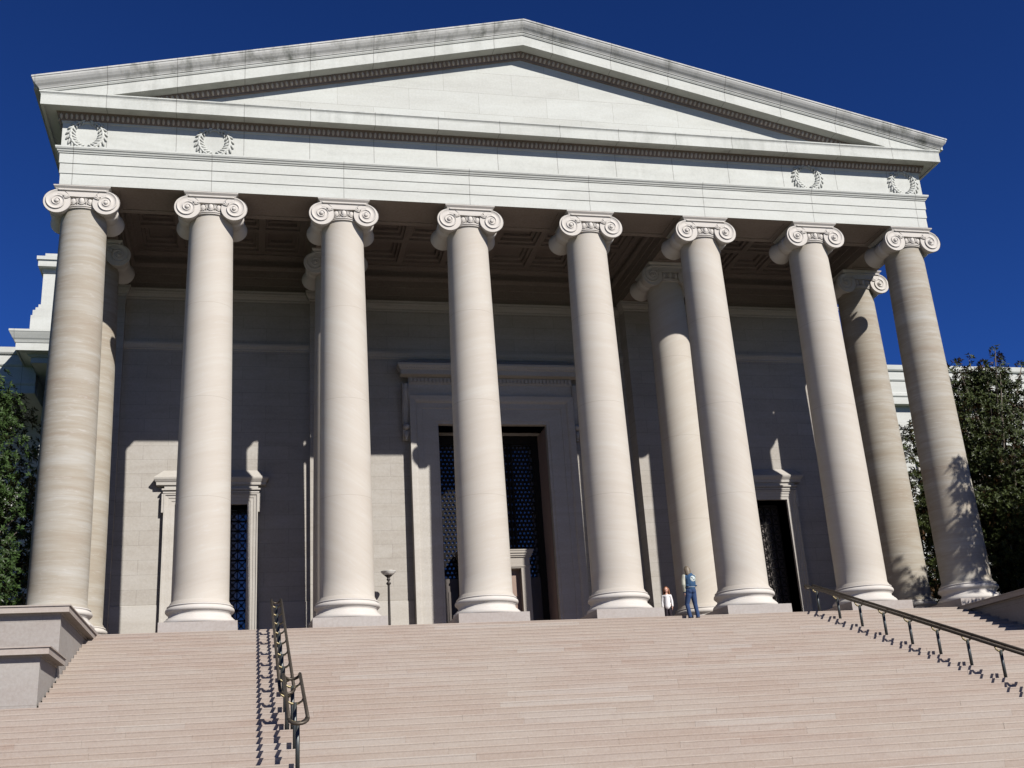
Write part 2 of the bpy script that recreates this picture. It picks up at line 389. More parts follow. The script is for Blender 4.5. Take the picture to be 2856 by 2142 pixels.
def capital():
    c = MB()
    # neck rings
    for z, r in ((13.475, .735), (13.525, .755), (13.57, .735)):
        c.tube([(r*math.cos(a), r*math.sin(a), z) for a in [2*PI*k/48 for k in range(48)]], .024, 6, closed=True)
    c.lathe([(.70,13.44),(.70,13.62),(.66,13.64),(.70,13.70),(.76,13.80),(.78,13.84)], 48)
    # eggs and darts round the echinus
    for k in range(18):
        a = 2*PI*k/18 - PI/2
        x, y = .745*math.cos(a), .745*math.sin(a)
        c.ball((x, y, 13.70), (.062, .088, .125), 10, 7, Matrix.Rotation(a, 3, 'Z'))
        rim = []
        for q in range(9):
            t = -PI*.95 + PI*1.9*q/8 - PI/2; da = .118*math.cos(t)/.77
            rim.append((.775*math.cos(a+da), .775*math.sin(a+da), 13.71 + .135*math.sin(t)))
        c.tube(rim, .014, 4)
        a2 = a + PI/18
        c.ball((.775*math.cos(a2), .775*math.sin(a2), 13.69), (.03, .014, .12), 6, 4, Matrix.Rotation(a2, 3, 'Z'))
    # cushion (canalis) between the volutes
    n_ = 28; top = 14.078
    def low(x): return 13.835 - .03*(1-(x/.60)**2) if abs(x) < .60 else 13.835 + .3*(abs(x)-.60)
    xs = [-.73 + 1.46*i/n_ for i in range(n_+1)]
    for sy in (-1, 1):
        pr = [(.72, 13.79, 1), (.772, 13.835, 1), (.785, 13.87, 1), (.770, 13.95, 0), (.785, 14.03, 0), (.795, 14.078, 0)]
        c.strip([[(x, sy*d, z + (low(x)-13.805 if q else (low(x)-13.805)*.4)) for x in xs] for d, z, q in pr], True)
        c.tube([(x, sy*.800, top-.024) for x in xs], .030, 8)
        c.tube([(x, sy*.795, low(x)+.02) for x in xs[3:-3]], .020, 6)
    c.strip([[(x, -.79, 13.80) for x in xs], [(x, .79, 13.80) for x in xs]])
    for sx in (-1, 1):
        cx, cz, R = sx*.735, 13.655, .425
        # baluster (pulvinus) running front to back
        v = []; f = []; ys = [-.79,-.76,-.72,-.60,-.44,-.28,-.17,-.15,-.10,-.05,0,.05,.10,.15,.17,.28,.44,.60,.72,.76,.79]
        rr = [R-.012,R,.415,.385,.340,.300,.280,.310,.325,.310,.325,.310,.325,.310,.280,.300,.340,.385,.415,R,R-.012]
        sg = 40
        for y, r in zip(ys, rr):
            for k in range(sg):
                a = 2*PI*k/sg; v.append((cx + r*math.cos(a), y, cz + r*math.sin(a)))
        for i in range(len(ys)-1):
            for k in range(sg): f.append((i*sg+k, i*sg+(k+1)%sg, (i+1)*sg+(k+1)%sg, (i+1)*sg+k))
        c.add(v, f, True)
        for sy in (-1, 1):
            # spiral face: swept channel whose inner lip is a raised fillet
            N = 120; turns = 2.55; rows = []
            def sp(t): return .055 + .357*(math.exp(-.72*turns*t) - math.exp(-.72*turns))/(1 - math.exp(-.72*turns))
            ang = lambda t: PI/2 - sx*2*PI*turns*t
            for i in range(N+1):
                t = i/N; r0 = sp(t); t1 = min(1, t + 1/turns); r1 = sp(t1) if t + 1/turns <= 1 else .04
                a = ang(t); w = r0 - r1; h = .6 + .4*(r0/.41)
                row = []
                for q, dep in ((0, -.008*h), (.03, .018*h), (.13, .026*h), (.20, .010*h), (.36, -.012*h), (.62, -.016*h), (.85, -.004*h), (1.0, .006*h)):
                    r = r0 - w*q; lift = .030*t
                    row.append((cx + r*math.cos(a), sy*(.79 + dep + lift), cz + r*math.sin(a)))
                rows.append(row)
            c.strip([[rw[q] for rw in rows] for q in range(8)], True)
            c.ball((cx, sy*.815, cz), (.066, .04, .066), 16, 8)
            cap_ = [(cx + (R-.012)*math.cos(2*PI*k/sg), sy*.775, cz + (R-.012)*math.sin(2*PI*k/sg)) for k in range(sg)]
            c.add(cap_, [tuple(range(sg))])
            # leaf filling the corner beside the eggs
            for q in range(3):
                c.ball((cx - sx*(.30 - .03*q), sy*(.79), 13.80 + .035*q - .02), (.10, .03, .022), 8, 5, Matrix.Rotation(sx*(.35 + .35*q), 3, 'Y'))
    # abacus
    def ring(off, z): return [(-off,-off,z),(off,-off,z),(off,off,z),(-off,off,z),(-off,-off,z)]
    pr = [(.77,14.075),(.79,14.085),(.80,14.11),(.83,14.14),(.845,14.155),(.845,14.168),(.86,14.172),(.86,14.204)]
    c.strip([ring(o, z) for o, z in pr]); c.add(ring(.77, 14.075)[:4], [(0,1,2,3)]); c.add(ring(.86,14.204)[:4], [(0,1,2,3)])
    return c
cap0 = capital().build("capital", M_cap, col0)
end = 14.726
fx = [-end, -10.75, -6.45, -2.15, 2.15, 6.45, 10.75, end]
spots = [(x, 0) for x in fx] + [(-end, 3.75), (end, 3.75), (-6.45, 3.75), (6.45, 3.75)]
for i, (x, y) in enumerate(spots):
    c = col0 if i == 0 else copy_tree(col0, B)
    c.location = (x, y, 0); c.rotation_euler = (0, 0, 0)

# --- entablature (runs round three sides)
YB = 19.7
def upath(off, z, xw=XW, yf=YF, yb=YB):
    return [(-xw-off, yb, z), (-xw-off, yf-off, z), (xw+off, yf-off, z), (xw+off, yb, z)]
s = MB()
s.strip([upath(o, z) for o, z in [(-.03,14.206),(-.03,14.585),(-.005,14.60),(-.005,14.945),(.02,14.96),(.02,15.295),(.05,15.31),(.055,15.34),(.085,15.36),(.10,15.40),(.135,15.43),(.14,15.455),(.15,15.46),(.15,15.515),(0,15.525)]])
ent = s.build("architrave", M_arch, B)
s = MB(); s.strip([upath(o, z) for o, z in [(0,15.525),(0,16.44),(.03,16.45),(.03,16.50),(.05,16.51)]])
frz = s.build("frieze", M_ent, B)
s = MB(); s.strip([upath(o, z) for o, z in [(.04,16.50),(.07,16.52),(.12,16.62),(.17,16.70),(.18,16.745),(.20,16.76)]])
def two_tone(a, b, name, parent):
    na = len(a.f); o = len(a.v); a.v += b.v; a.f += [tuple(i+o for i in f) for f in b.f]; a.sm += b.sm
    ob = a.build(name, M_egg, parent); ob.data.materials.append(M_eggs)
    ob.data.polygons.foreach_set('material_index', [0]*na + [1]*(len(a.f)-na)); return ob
def egg_row(mb, x0, x1, f, dx=.158):
    n_ = int((x1-x0)/dx)
    for i in range(n_):
        x = x0 + (i+.5)*(x1-x0)/n_; y, z, tilt = f(x)
        R = Matrix.Rotation(tilt, 3, 'Y') @ Matrix.Rotation(.55, 3, 'X')
        mb.ball((x, y, z), (.052, .055, .095), 8, 5, R)
e2 = MB(); egg_row(e2, -XW-.12, XW+.12, lambda x: (YF-.125, 16.61, 0))
n_ = 120
for sgn in (-1, 1):
    for i in range(n_):
        y = YF + (i+.5)*.158
        e2.ball((sgn*(XW+.115), y, 16.615), (.05, .048, .088), 8, 5, Matrix.Rotation(sgn*-.55, 3, 'Y'))
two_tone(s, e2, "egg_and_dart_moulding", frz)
s = MB()
s.strip([upath(o, z) for o, z in [(.02,16.755),(.52,16.755),(.52,16.705),(.615,16.705),(.615,17.05),(.62,17.06),(.62,17.075),(.625,17.09),(.645,17.115),(.65,17.13),(.665,17.135),(.665,17.18),(.60,17.20),(-.2,17.26)]])
s.build("horizontal_cornice", M_corn, B)
# beams: inner faces and soffits
s = MB()
def recess_soffit(mb, x0, x1, y0, y1, z=14.206, m=.22, d=.035):
    # soffit with a sunk panel
    o = [(x0,y0,z),(x1,y0,z),(x1,y1,z),(x0,y1,z)]; q = [(x0+m,y0+m,z),(x1-m,y0+m,z),(x1-m,y1-m,z),(x0+m,y1-m,z)]
    r = [(a,b,z+d) for a,b,_ in q]
    mb.add(o+q, [(0,1,5,4),(1,2,6,5),(2,3,7,6),(3,0,4,7)]); mb.add(q+r, [(0,1,5,4),(1,2,6,5),(2,3,7,6),(3,0,4,7)]); mb.add(r, [(0,1,2,3)])
    m2 = m+.07; q = [(x0+m2,y0+m2,z+d),(x1-m2,y0+m2,z+d),(x1-m2,y1-m2,z+d),(x0+m2,y1-m2,z+d)]; r = [(a,b,z+d+.03) for a,b,_ in q]
    mb.add([(x0+m,y0+m,z+d),(x1-m,y0+m,z+d),(x1-m,y1-m,z+d),(x0+m,y1-m,z+d)], [])
    mb.add(q+r, [(0,1,5,4),(1,2,6,5),(2,3,7,6),(3,0,4,7)])
YI = .88
for a, b in zip(fx[:-1], fx[1:]):
    recess_soffit(s, a+.865, b-.865, YF+.03, YI)
for x in fx:
    s.add([(x-.865,YF+.03,14.2065),(x+.865,YF+.03,14.2065),(x+.865,YI,14.2065),(x-.865,YI,14.2065)], [(0,1,2,3)])
xi = 14.0; xo = XW-.03
for sg in (-1, 1):
    a, b = sorted((sg*xi, sg*xo))
    for y0, y1 in ((YI, 2.9), (4.6, 6.85)): recess_soffit(s, a, b, y0, y1, m=.18)
    s.add([(a,2.9,14.2065),(b,2.9,14.2065),(b,4.6,14.2065),(a,4.6,14.2065)], [(0,1,2,3)])
    a, b = sorted((sg*5.72, sg*7.18))
    for y0, y1 in ((YI, 2.9), (4.6, 6.85)): recess_soffit(s, a, b, y0, y1, m=.18)
    s.add([(a,2.9,14.2065),(b,2.9,14.2065),(b,4.6,14.2065),(a,4.6,14.2065)], [(0,1,2,3)])
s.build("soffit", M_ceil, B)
# ceiling coffers : three bays
def coffer_bay(mb, x0, x1, y0, y1, nx, ny):
    def ring(i, z): return [(x0+i,y0+i,z),(x1-i,y0+i,z),(x1-i,y1-i,z),(x0+i,y1-i,z),(x0+i,y0+i,z)]
    pr = [(0,14.206),(0,14.52),(.02,14.53),(.02,14.86),(.05,14.87),(.05,15.16),(.10,15.2),(.14,15.28),(.14,15.36),(.0,15.36),(.0,15.62),(.10,15.64),(.18,15.72),(.26,15.74),(.26,15.80),(.38,15.80)]
    mb.strip([ring(i, z) for i, z in pr])
    X0, X1, Y0_, Y1_ = x0+.38, x1-.38, y0+.38, y1-.38
    w = (X1-X0)/nx; h = (Y1_-Y0_)/ny
    for i in range(nx):
        for j in range(ny):
            a, b, c, d = X0+i*w, X0+(i+1)*w, Y0_+j*h, Y0_+(j+1)*h
            def rg(m, z): return [(a+m,c+m,z),(b-m,c+m,z),(b-m,d-m,z),(a+m,d-m,z),(a+m,c+m,z)]
            prr = [(0,15.80),(.12,15.80),(.12,15.90),(.18,15.93),(.22,15.93),(.22,16.06),(.30,16.09),(.34,16.09),(.34,16.2)]
            mb.strip([rg(m, z) for m, z in prr]); mb.add(rg(.34, 16.2)[:4], [(0,1,2,3)])
s = MB()
coffer_bay(s, -xi, -7.18, YI, 7.08, 4, 3); coffer_bay(s, 7.18, xi, YI, 7.08, 4, 3); coffer_bay(s, -5.72, 5.72, YI, 7.58, 6, 3)
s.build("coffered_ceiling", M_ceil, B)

# --- pediment
SL = .2341; ZA = 21.39; XE = XW
def rpt(sg, off, dz, apex=False):
    if apex: return (0, YF-off, ZA+dz)
    x = XE+off; return (sg*x, YF-off, ZA+dz-SL*x)
PR_sima = [(.62,-.02),(.895,0),(.895,-.055),(.875,-.065),(.865,-.12),(.83,-.19),(.77,-.27),(.71,-.33),(.675,-.38),(.665,-.41),(.64,-.415)]
PR_cor = [(.64,-.415),(.64,-.455),(.625,-.475),(.615,-.50),(.598,-.505),(.582,-.52),(.582,-.905),(.49,-.905),(.49,-.88),(.17,-.88)]
PR_egg = [(.17,-.88),(.165,-.92),(.13,-.97),(.07,-1.06),(.045,-1.08),(.045,-1.13),(-.02,-1.14)]
for nm, pr, mt in (("gutter_cornice", PR_sima, M_sima), ("raking_cornice", PR_cor, M_corn)):
    s = MB()
    for sg in (-1, 1):
        paths = []
        for o, dz in pr:
            p = rpt(sg, o, dz); path = [rpt(sg, o, dz, True), p]
            if nm == "gutter_cornice": path.append((p[0], YB, p[2]))
            paths.append(path)
        s.strip(paths)
    if nm == "gutter_cornice": sima = s.build(nm, mt, B)
    else: rk = s.build(nm, mt, B)
s = MB()
for sg in (-1, 1): s.strip([[rpt(sg, o, dz, True), rpt(sg, o, dz)] for o, dz in PR_egg])
e2 = MB(); egg_row(e2, -14.6, 14.6, lambda x: (YF-.115, ZA-.995-SL*abs(x), math.atan(SL)*(1 if x > 0 else -1)), .162)
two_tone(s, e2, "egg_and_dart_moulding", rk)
s = MB(); yt = YF+.03
s.add([(-15.4,yt,17.2),(15.4,yt,17.2),(15.4,yt,17.35),(0,yt,20.5),(-15.4,yt,17.35)], [(0,1,2,3,4)])
s.build("tympanum", M_tymp, B)
s = MB()   # roof slabs
for sg in (-1, 1):
    def z(x): return ZA-.03-SL*x
    s.add([(0,-1.5,z(0)),(sg*16.3,-1.5,z(16.3)),(sg*16.3,YB+6,z(16.3)),(0,YB+6,z(0)),(0,-1.5,z(0)-.3),(sg*16.3,-1.5,z(16.3)-.3),(sg*16.3,YB+6,z(16.3)-.3),(0,YB+6,z(0)-.3)],
          [(0,1,2,3),(4,7,6,5),(0,4,5,1),(1,5,6,2),(2,6,7,3),(3,7,4,0)])
s.build("roof", simple("roof_metal", (.25,.27,.26), .6, 0, .3), B)

# --- wreaths
def wreath():
    w = MB(); rx, rz = .49, .50
    for sx in (-1, 1):
        for i in range(10):
            t = i/9; a = -PI/2 + sx*(.26 + t*2.50)
            cx, cz = rx*math.cos(a), rz*math.sin(a)
            tang = math.atan2(rz*math.cos(a)*sx, -rx*math.sin(a)*sx)
            sc = .65 + .55*math.sin(PI*min(1, t*1.15+.1))
            for k, (da, dr) in enumerate(((.80, .095), (-.80, -.095), (.0, 0))):
                an = tang + da*sx
                d = Vector((math.cos(an), 0, math.sin(an)))
                nx_, nz_ = math.cos(a), math.sin(a)
                c = Vector((cx + nx_*dr, -.02 - (.02 if k == 2 else 0), cz + nz_*dr)) + d*.05
                R = Matrix.Rotation(-an + PI/2, 3, 'Y')
                w.ball(c, (.044*sc, .065, .135*sc), 6, 5, R)
    # ribbon
    for ph in (0, PI):
        w.tube([(x, -.035, .47 + .05*math.sin(x*11+ph)) for x in [-.3+.6*i/24 for i in range(25)]], .02, 6)
    for sx in (-1, 1): w.tube([(sx*(.30+.05*i), -.03, .47-.03*i) for i in range(5)], [.03,.035,.03,.03,.012], 6)
    return w
w0 = wreath().build("wreath", M_carved, frz)
for i, x in enumerate((-14.69, -10.70, 10.72, 14.69)):
    w = w0 if i == 0 else w0.copy()
    if i: COL.objects.link(w); w.parent = frz
    w.location = (x, YF, 16.02)

# --- portico walls
s = MB()
for sg in (-1, 1):
    def bx(a, b, y0, y1, z0, z1):
        x0, x1 = sorted((sg*a, sg*b)); s.box(x0, x1, y0, y1, z0, z1)
    # side bays y=7.1 with door opening centred on 10.75 (half 1.28, top 5.69)
    bx(7.20, 9.47, 7.10, 8.0, 0, 15.9); bx(12.03, 14.10, 7.10, 8.0, 0, 15.9); bx(9.47, 12.03, 7.10, 8.0, 5.69, 15.9)
    bx(2.2, 5.80, 7.60, 8.5, 0, 15.9)
    bx(5.80, 7.20, 6.85, 8.5, 0, 14.0)
    bx(5.803, 7.197, 7.05, 8.5, 14.0, 15.9)
    bx(14.10, 15.50, 6.85, 20.3, 0, 14.2)
    bx(14.103, 15.42, 7.05, 20.3, 14.2, 15.9)
s.box(-2.2, 2.2, 7.60, 8.5, 8.95, 15.9)
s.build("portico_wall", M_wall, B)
def run(mb, prof, x0, x1, y, r0=0, r1=0):
    """moulding along x on a wall facing -y; r0/r1: 1 = return at that end"""
    P0 = []
    for o, z in prof:
        pa = []
        if r0: pa.append((x0-o, y+.4, z))
        pa += [(x0-o*r0, y-o, z), (x1+o*r1, y-o, z)]
        if r1: pa.append((x1+o, y+.4, z))
        P0.append(pa)
    mb.strip(P0)
    if not r0: mb.add([p[0] for p in P0], [tuple(range(len(P0)))])
    if not r1: mb.add([p[-1] for p in P0], [tuple(range(len(P0)))])
segs = [(-14.10,-7.20,7.10,0,0),(7.20,14.10,7.10,0,0),(-5.8,5.8,7.60,0,0),(-7.2,-5.8,6.85,1,1),(5.8,7.2,6.85,1,1),(-15.5,-14.1,6.85,1,1),(14.1,15.5,6.85,1,1)]
capp = [(0,13.84),(.035,13.86),(.035,13.93),(.05,13.94),(.11,14.02),(.13,14.08),(.15,14.10),(.15,14.19),(.17,14.20),(.17,14.245),(0,14.26)]
strg = [(0,11.76),(.03,11.78),(.03,11.84),(.05,11.86),(.085,11.93),(.10,11.97),(.10,12.05),(0,12.08)]
basep = [(.025,0),(.025,2.08),(.0,2.10)]
for x0, x1, y, a, b in segs:
    s = MB(); run(s, capp, x0, x1, y, a, b); s.build("anta_capital" if a else "wall_cornice", M_walltrim, B)
    if not a: s = MB(); run(s, strg, x0, x1, y, 0, 0); s.build("string_course", M_walltrim, B)
for x0, x1, y, a, b in [(-5.8,-3.35,7.6,0,0),(3.35,5.8,7.6,0,0),(-14.1,-12.5,7.1,0,0),(-9.0,-7.2,7.1,0,0),(7.2,9.0,7.1,0,0),(12.5,14.1,7.1,0,0)]:
    s = MB(); run(s, basep, x0, x1, y, 0, 0); s.build("wall_base", M_walltrim, B)

# --- doors
def frame(mb, cx, hw, top, wid, y, steps, ear=0):
    """three sided architrave: steps = list of (distance from opening, projection)"""
    paths = []
    for d, o in steps:
        paths.append([(cx-hw-d, y-o, 0), (cx-hw-d, y-o, top+d), (cx+hw+d, y-o, top+d), (cx+hw+d, y-o, 0)])
    mb.strip(paths)
def hood(mb, cx, prof, hw, y, ztop_wall, slope_in):
    """cornice with returned ends and a sloping top"""
    paths = [[(cx-hw-o, y+.01, z), (cx-hw-o, y-o, z), (cx+hw+o, y-o, z), (cx+hw+o, y+.01, z)] for o, z in prof]
    mb.strip(paths)
    o, z = prof[-1]
    a = [(cx-hw-o, y-o, z), (cx+hw+o, y-o, z), (cx+hw+o, y, z), (cx-hw-o, y, z), (cx-hw-o+slope_in, y, ztop_wall), (cx+hw+o-slope_in, y, ztop_wall)]
    mb.add(a, [(0,1,5,4), (0,4,3), (1,2,5)])
    o, z = prof[0]
    mb.add([(cx-hw-o, y-o, z), (cx+hw+o, y-o, z), (cx+hw+o, y, z), (cx-hw-o, y, z)], [(0,1,2,3)])

def lattice(mb, x0, x1, y, z0, z1, dx, dz):
    nx, nz = round((x1-x0)/dx), round((z1-z0)/dz); dx = (x1-x0)/nx; dz = (z1-z0)/nz
    for i in range(nx+1): mb.box(x0+i*dx-.018, x0+i*dx+.018, y-.02, y+.02, z0, z1)
    for j in range(nz+1): mb.box(x0, x1, y-.017, y+.017, z0+j*dz-.016, z0+j*dz+.016)
    for i in range(nx):
        for j in range(nz):
            a, b, c, d = x0+i*dx, x0+(i+1)*dx, z0+j*dz, z0+(j+1)*dz
            for (p, q) in (((a,c),(b,d)),((a,d),(b,c))):
                mb.tube([(p[0], y, p[1]), (q[0], y, q[1])], .013, 4, smooth=False)
            mx, mz = (a+b)/2, (c+d)/2
            mb.tube([(mx+.05*math.cos(t), y, mz+.05*math.sin(t)) for t in [2*PI*k/8 for k in range(8)]], .011, 4, closed=True, smooth=False)

def scales(mb, x0, x1, y, z0, z1, dx, dz):
    """fish-scale bronze grille: every cell is a plate pierced by an arched opening"""
    nz = int((z1-z0)/dz); nx = int((x1-x0)/dx)
    hole = [(-.34,-.30),(-.12,-.22),(0,-.16),(.12,-.22),(.34,-.30),(.36,-.02),(.27,.22),(.12,.34),(0,.38),(-.12,.34),(-.27,.22),(-.36,-.02)]
    outer = [(-.5,-.5),(-.2,-.5),(0,-.5),(.2,-.5),(.5,-.5),(.5,0),(.5,.5),(.2,.5),(0,.5),(-.2,.5),(-.5,.5),(-.5,0)]
    for j in range(nz):
        sh = .5*(j % 2)
        for i in range(-1, nx+1):
            cx = x0 + (i+.5+sh)*dx; cz = z0 + (j+.5)*dz
            if cx-dx*.5 < x0-.01 or cx+dx*.5 > x1+.01: continue
            v = []
            for (a, b) in outer: v.append((cx+a*dx, y, cz+b*dz))
            for (a, b) in hole: v.append((cx+a*dx, y-.012, cz+b*dz))
            for (a, b) in hole: v.append((cx+a*dx, y+.03, cz+b*dz))
            f = []
            for k in range(12):
                k2 = (k+1) % 12
                f.append((k, k2, 12+k2, 12+k)); f.append((12+k, 12+k2, 24+k2, 24+k))
            mb.add(v, f)
    for j in range(nz):
        if j % 2 == 0: continue
        cz = z0 + j*dz
        mb.box(x0, x0+dx*.5, y-.004, y, cz, cz+dz); mb.box(x1-dx*.5, x1, y-.004, y, cz, cz+dz)

# side doors
for sg, lab in ((-1, None), (1, None)):
    cx = sg*10.75
    s = MB(); frame(s, cx, 1.28, 5.69, .3, 7.1, [(-.0,-1.6),(0,.13),(.11,.14),(.115,.16),(.22,.165),(.225,.185),(.33,.20),(.335,.235),(.38,.24),(.38,0)])
    # ears
    for q in (-1, 1):
        x0, x1 = sorted((cx+q*(1.28+.34), cx+q*(1.28+.46))); s.box(x0, x1, 6.88, 7.1, 5.38, 6.07)
    s.box(cx-1.70, cx+1.70, 6.86, 7.1, 6.09, 6.16); s.box(cx-1.74, cx+1.74, 6.80, 7.1, 6.19, 6.25); s.box(cx-1.66, cx+1.66, 6.9, 7.1, 6.16, 6.40)
    df = s.build("door_frame", M_walltrim, B)
    s = MB(); hood(s, cx, [(.0,6.36),(.08,6.38),(.26,6.39),(.27,6.50),(.29,6.51),(.33,6.57),(.35,6.60),(.36,6.66)], 1.68, 7.1, 7.0, .33)
    s.build("hood_cornice", M_walltrim, df)
    s = MB(); yg = 7.75 if sg < 0 else 7.92; lattice(s, cx-1.28, cx+1.28, yg, .1, 5.6, .32, .36); s.build("bronze_grille", M_black, df)
    s = MB(); s.box(cx-1.28, cx+1.28, yg+.08, yg+.12, 0, 5.69); s.build("glass_pane", M_glass if sg < 0 else M_dark_door, df)
# main door
s = MB(); frame(s, 0, 2.2, 8.95, 1.1, 7.6, [(0,-1.6),(0,.26),(.10,.27),(.105,.30),(.62,.31),(.63,.34),(.84,.345),(.86,.38),(.90,.42),(.96,.44),(1.10,.46),(1.13,.46),(1.13,0)])
s.box(-3.33, 3.33, 7.25, 7.6, 10.085, 10.56)
mdf = s.build("door_frame", M_walltrim, B)
s = MB()
hood(s, 0, [(0,10.56),(.04,10.58),(.05,10.62),(.05,10.82),(.09,10.84),(.38,10.86),(.38,11.05),(.40,11.06),(.44,11.12),(.47,11.18),(.50,11.20),(.50,11.29)], 3.30, 7.25, 11.62, .55)
for i in range(44):
    x = -3.32 + 6.64*(i+.5)/44; s.box(x-.045, x+.045, 7.13, 7.20, 10.64, 10.80)
for i in range(80):
    x = -3.66 + 7.32*(i+.5)/80; s.ball((x, 6.83, 11.11), (.028,.03,.045), 6, 4)
s.build("hood_cornice", M_walltrim, mdf)
for q in (-1, 1):
    s = MB(); x0, x1 = sorted((q*3.33, q*3.60))
    path = [(10.56,.45),(10.3,.47),(10.0,.43),(9.6,.33),(9.2,.27),(8.95,.25),(8.75,.28),(8.6,.30),(8.45,.22),(8.3,.08)]
    s.strip([[(x0,7.6,z),(x0,7.6-p,z),(x1,7.6-p,z),(x1,7.6,z)] for z, p in path])
    xm = (x0+x1)/2
    s.ball((xm, 7.27, 8.80), (.15,.12,.13), 12, 8); s.ball((xm, 7.33, 8.50), (.11,.09,.17), 12, 8); s.ball((xm, 7.37, 8.32), (.08,.06,.07), 8, 6)
    s.tube([(x0+.05, 7.6-p-.01, z) for z, p in path[:6]], .02, 6); s.tube([(x1-.05, 7.6-p-.01, z) for z, p in path[:6]], .02, 6)
    s.build("console_bracket", M_walltrim, mdf)
s = MB(); scales(s, -1.93, 1.93, 9.0, 3.10, 8.60, .163, .1705)
s.box(-2.2,-1.93,8.9,9.1,0,8.95); s.box(1.93,2.2,8.9,9.1,0,8.95); s.box(-1.93,1.93,8.9,9.1,8.60,8.95)
for x in (-.98, .98): s.box(x-.10, x-.04, 8.93, 9.0, 3.1, 8.6); s.box(x+.04, x+.10, 8.93, 9.0, 3.1, 8.6)
s.build("bronze_grille", M_black, mdf)
s = MB(); s.box(-1.93, 1.93, 9.06, 9.1, 3.1, 8.6); s.build("glass_pane", M_glass, mdf)
s = MB(); s.box(-1.93, 1.93, 8.95, 9.1, 0, 3.1)
for x in (-1.6, 1.6): s.box(x-.2, x+.2, 8.92, 8.95, .4, 2.6)
s.build("door_panel", M_dark_door, mdf)
# inner doorway surround
s = MB()
s.box(-1.35, -1.0, 8.25, 8.92, 0, 3.35); s.box(1.0, 1.35, 8.25, 8.92, 0, 3.35); s.box(-1.35, 1.35, 8.25, 8.92, 3.35, 3.55)
for o, z0, z1 in ((.03,3.40,3.46),(.0,3.55,3.78),(.05,3.78,3.84),(.09,3.84,3.93),(.13,3.93,4.02),(.15,4.02,4.07)):
    s.box(-1.352-o, 1.352+o, 8.248-o, 8.921, z0, z1)
inner = s.build("inner_doorway", simple("inner_door_stone", (.21,.19,.165), .6, 0, .3, .1), mdf)
s = MB(); s.box(-1.0, 1.0, 8.6, 8.7, 0, 3.35)
for x in (-.5, .5):
    for z in (.3, 1.3, 2.3): s.box(x-.36, x+.36, 8.56, 8.60, z, z+.85)
s.build("door_leaf", simple("brown_bronze_leaf", (.15,.10,.075), .5, .2, .4), inner)
# dark reveals inside
s = MB(); s.box(-2.2, -2.19, 7.65, 8.9, 0, 8.9); s.box(2.19, 2.2, 7.65, 8.9, 0, 8.9)
s.build("door_reveal", simple("reveal_stone", (.20,.15,.135), .7, 0, .2), mdf)

# --- main block behind, its cornice level with the portico's
s = MB(); s.box(-19.88, -15.5, 24.2, 36, -6.3, 17.3); s.box(15.5, 19.88, 24.2, 36, -6.3, 17.3); s.box(-19.86, -15.5, 20.40, 24.2, 16.14, 17.3); s.box(15.5, 19.86, 20.40, 24.2, 16.14, 17.3); s.box(-15.5, 15.5, 20.37, 36, -6.3, 16.9)  # lower wall set back under an added overhang to keep it in shade
s.box(-16.3, -15.5, -.5, 20.35, -6.3, -.6); s.box(15.5, 16.3, -.5, 20.35, -6.3, -.6)
blk = s.build("main_block_wall", M_wing, B)
cprof = [(0,16.13),(0,16.40),(.10,16.42),(.16,16.52),(.56,16.58),(.56,16.54),(.62,16.54),(.62,16.91),(.65,16.93),(.69,17.02),(.71,17.06),(.76,17.12),(.86,17.30),(.90,17.38),(.93,17.42),(.93,17.52),(0,17.60)]
for sg in (-1, 1):
    s = MB(); s.strip([[(sg*15.46, 20.35-o, z), (sg*(19.88+o), 20.35-o, z), (sg*(19.88+o), 36, z)] for o, z in cprof]); s.build("main_block_cornice", M_ent, B)
    s = MB()
    def bx(a, b, y0, y1, z0, z1):
        x0, x1 = sorted((sg*a, sg*b)); s.box(x0, x1, y0, y1, z0, z1)
    bx(9, 20.10, 20.56, 35, 17.54, 18.72); bx(9, 20.03, 20.60, 35, 18.72, 19.02); bx(9, 19.92, 20.64, 35, 19.02, 19.18); bx(9, 19.80, 20.68, 35, 19.18, 19.36)
    bx(9, 19.70, 20.72, 35, 19.36, 21.10); bx(9, 19.74, 20.68, 35, 21.10, 21.32); bx(9, 19.92, 20.36, 35, 21.32, 21.66); bx(9, 19.99, 20.28, 35, 21.66, 21.85); bx(9, 19.66, 20.6, 35, 21.85, 22.14)
    s.build("attic", M_ent, B)
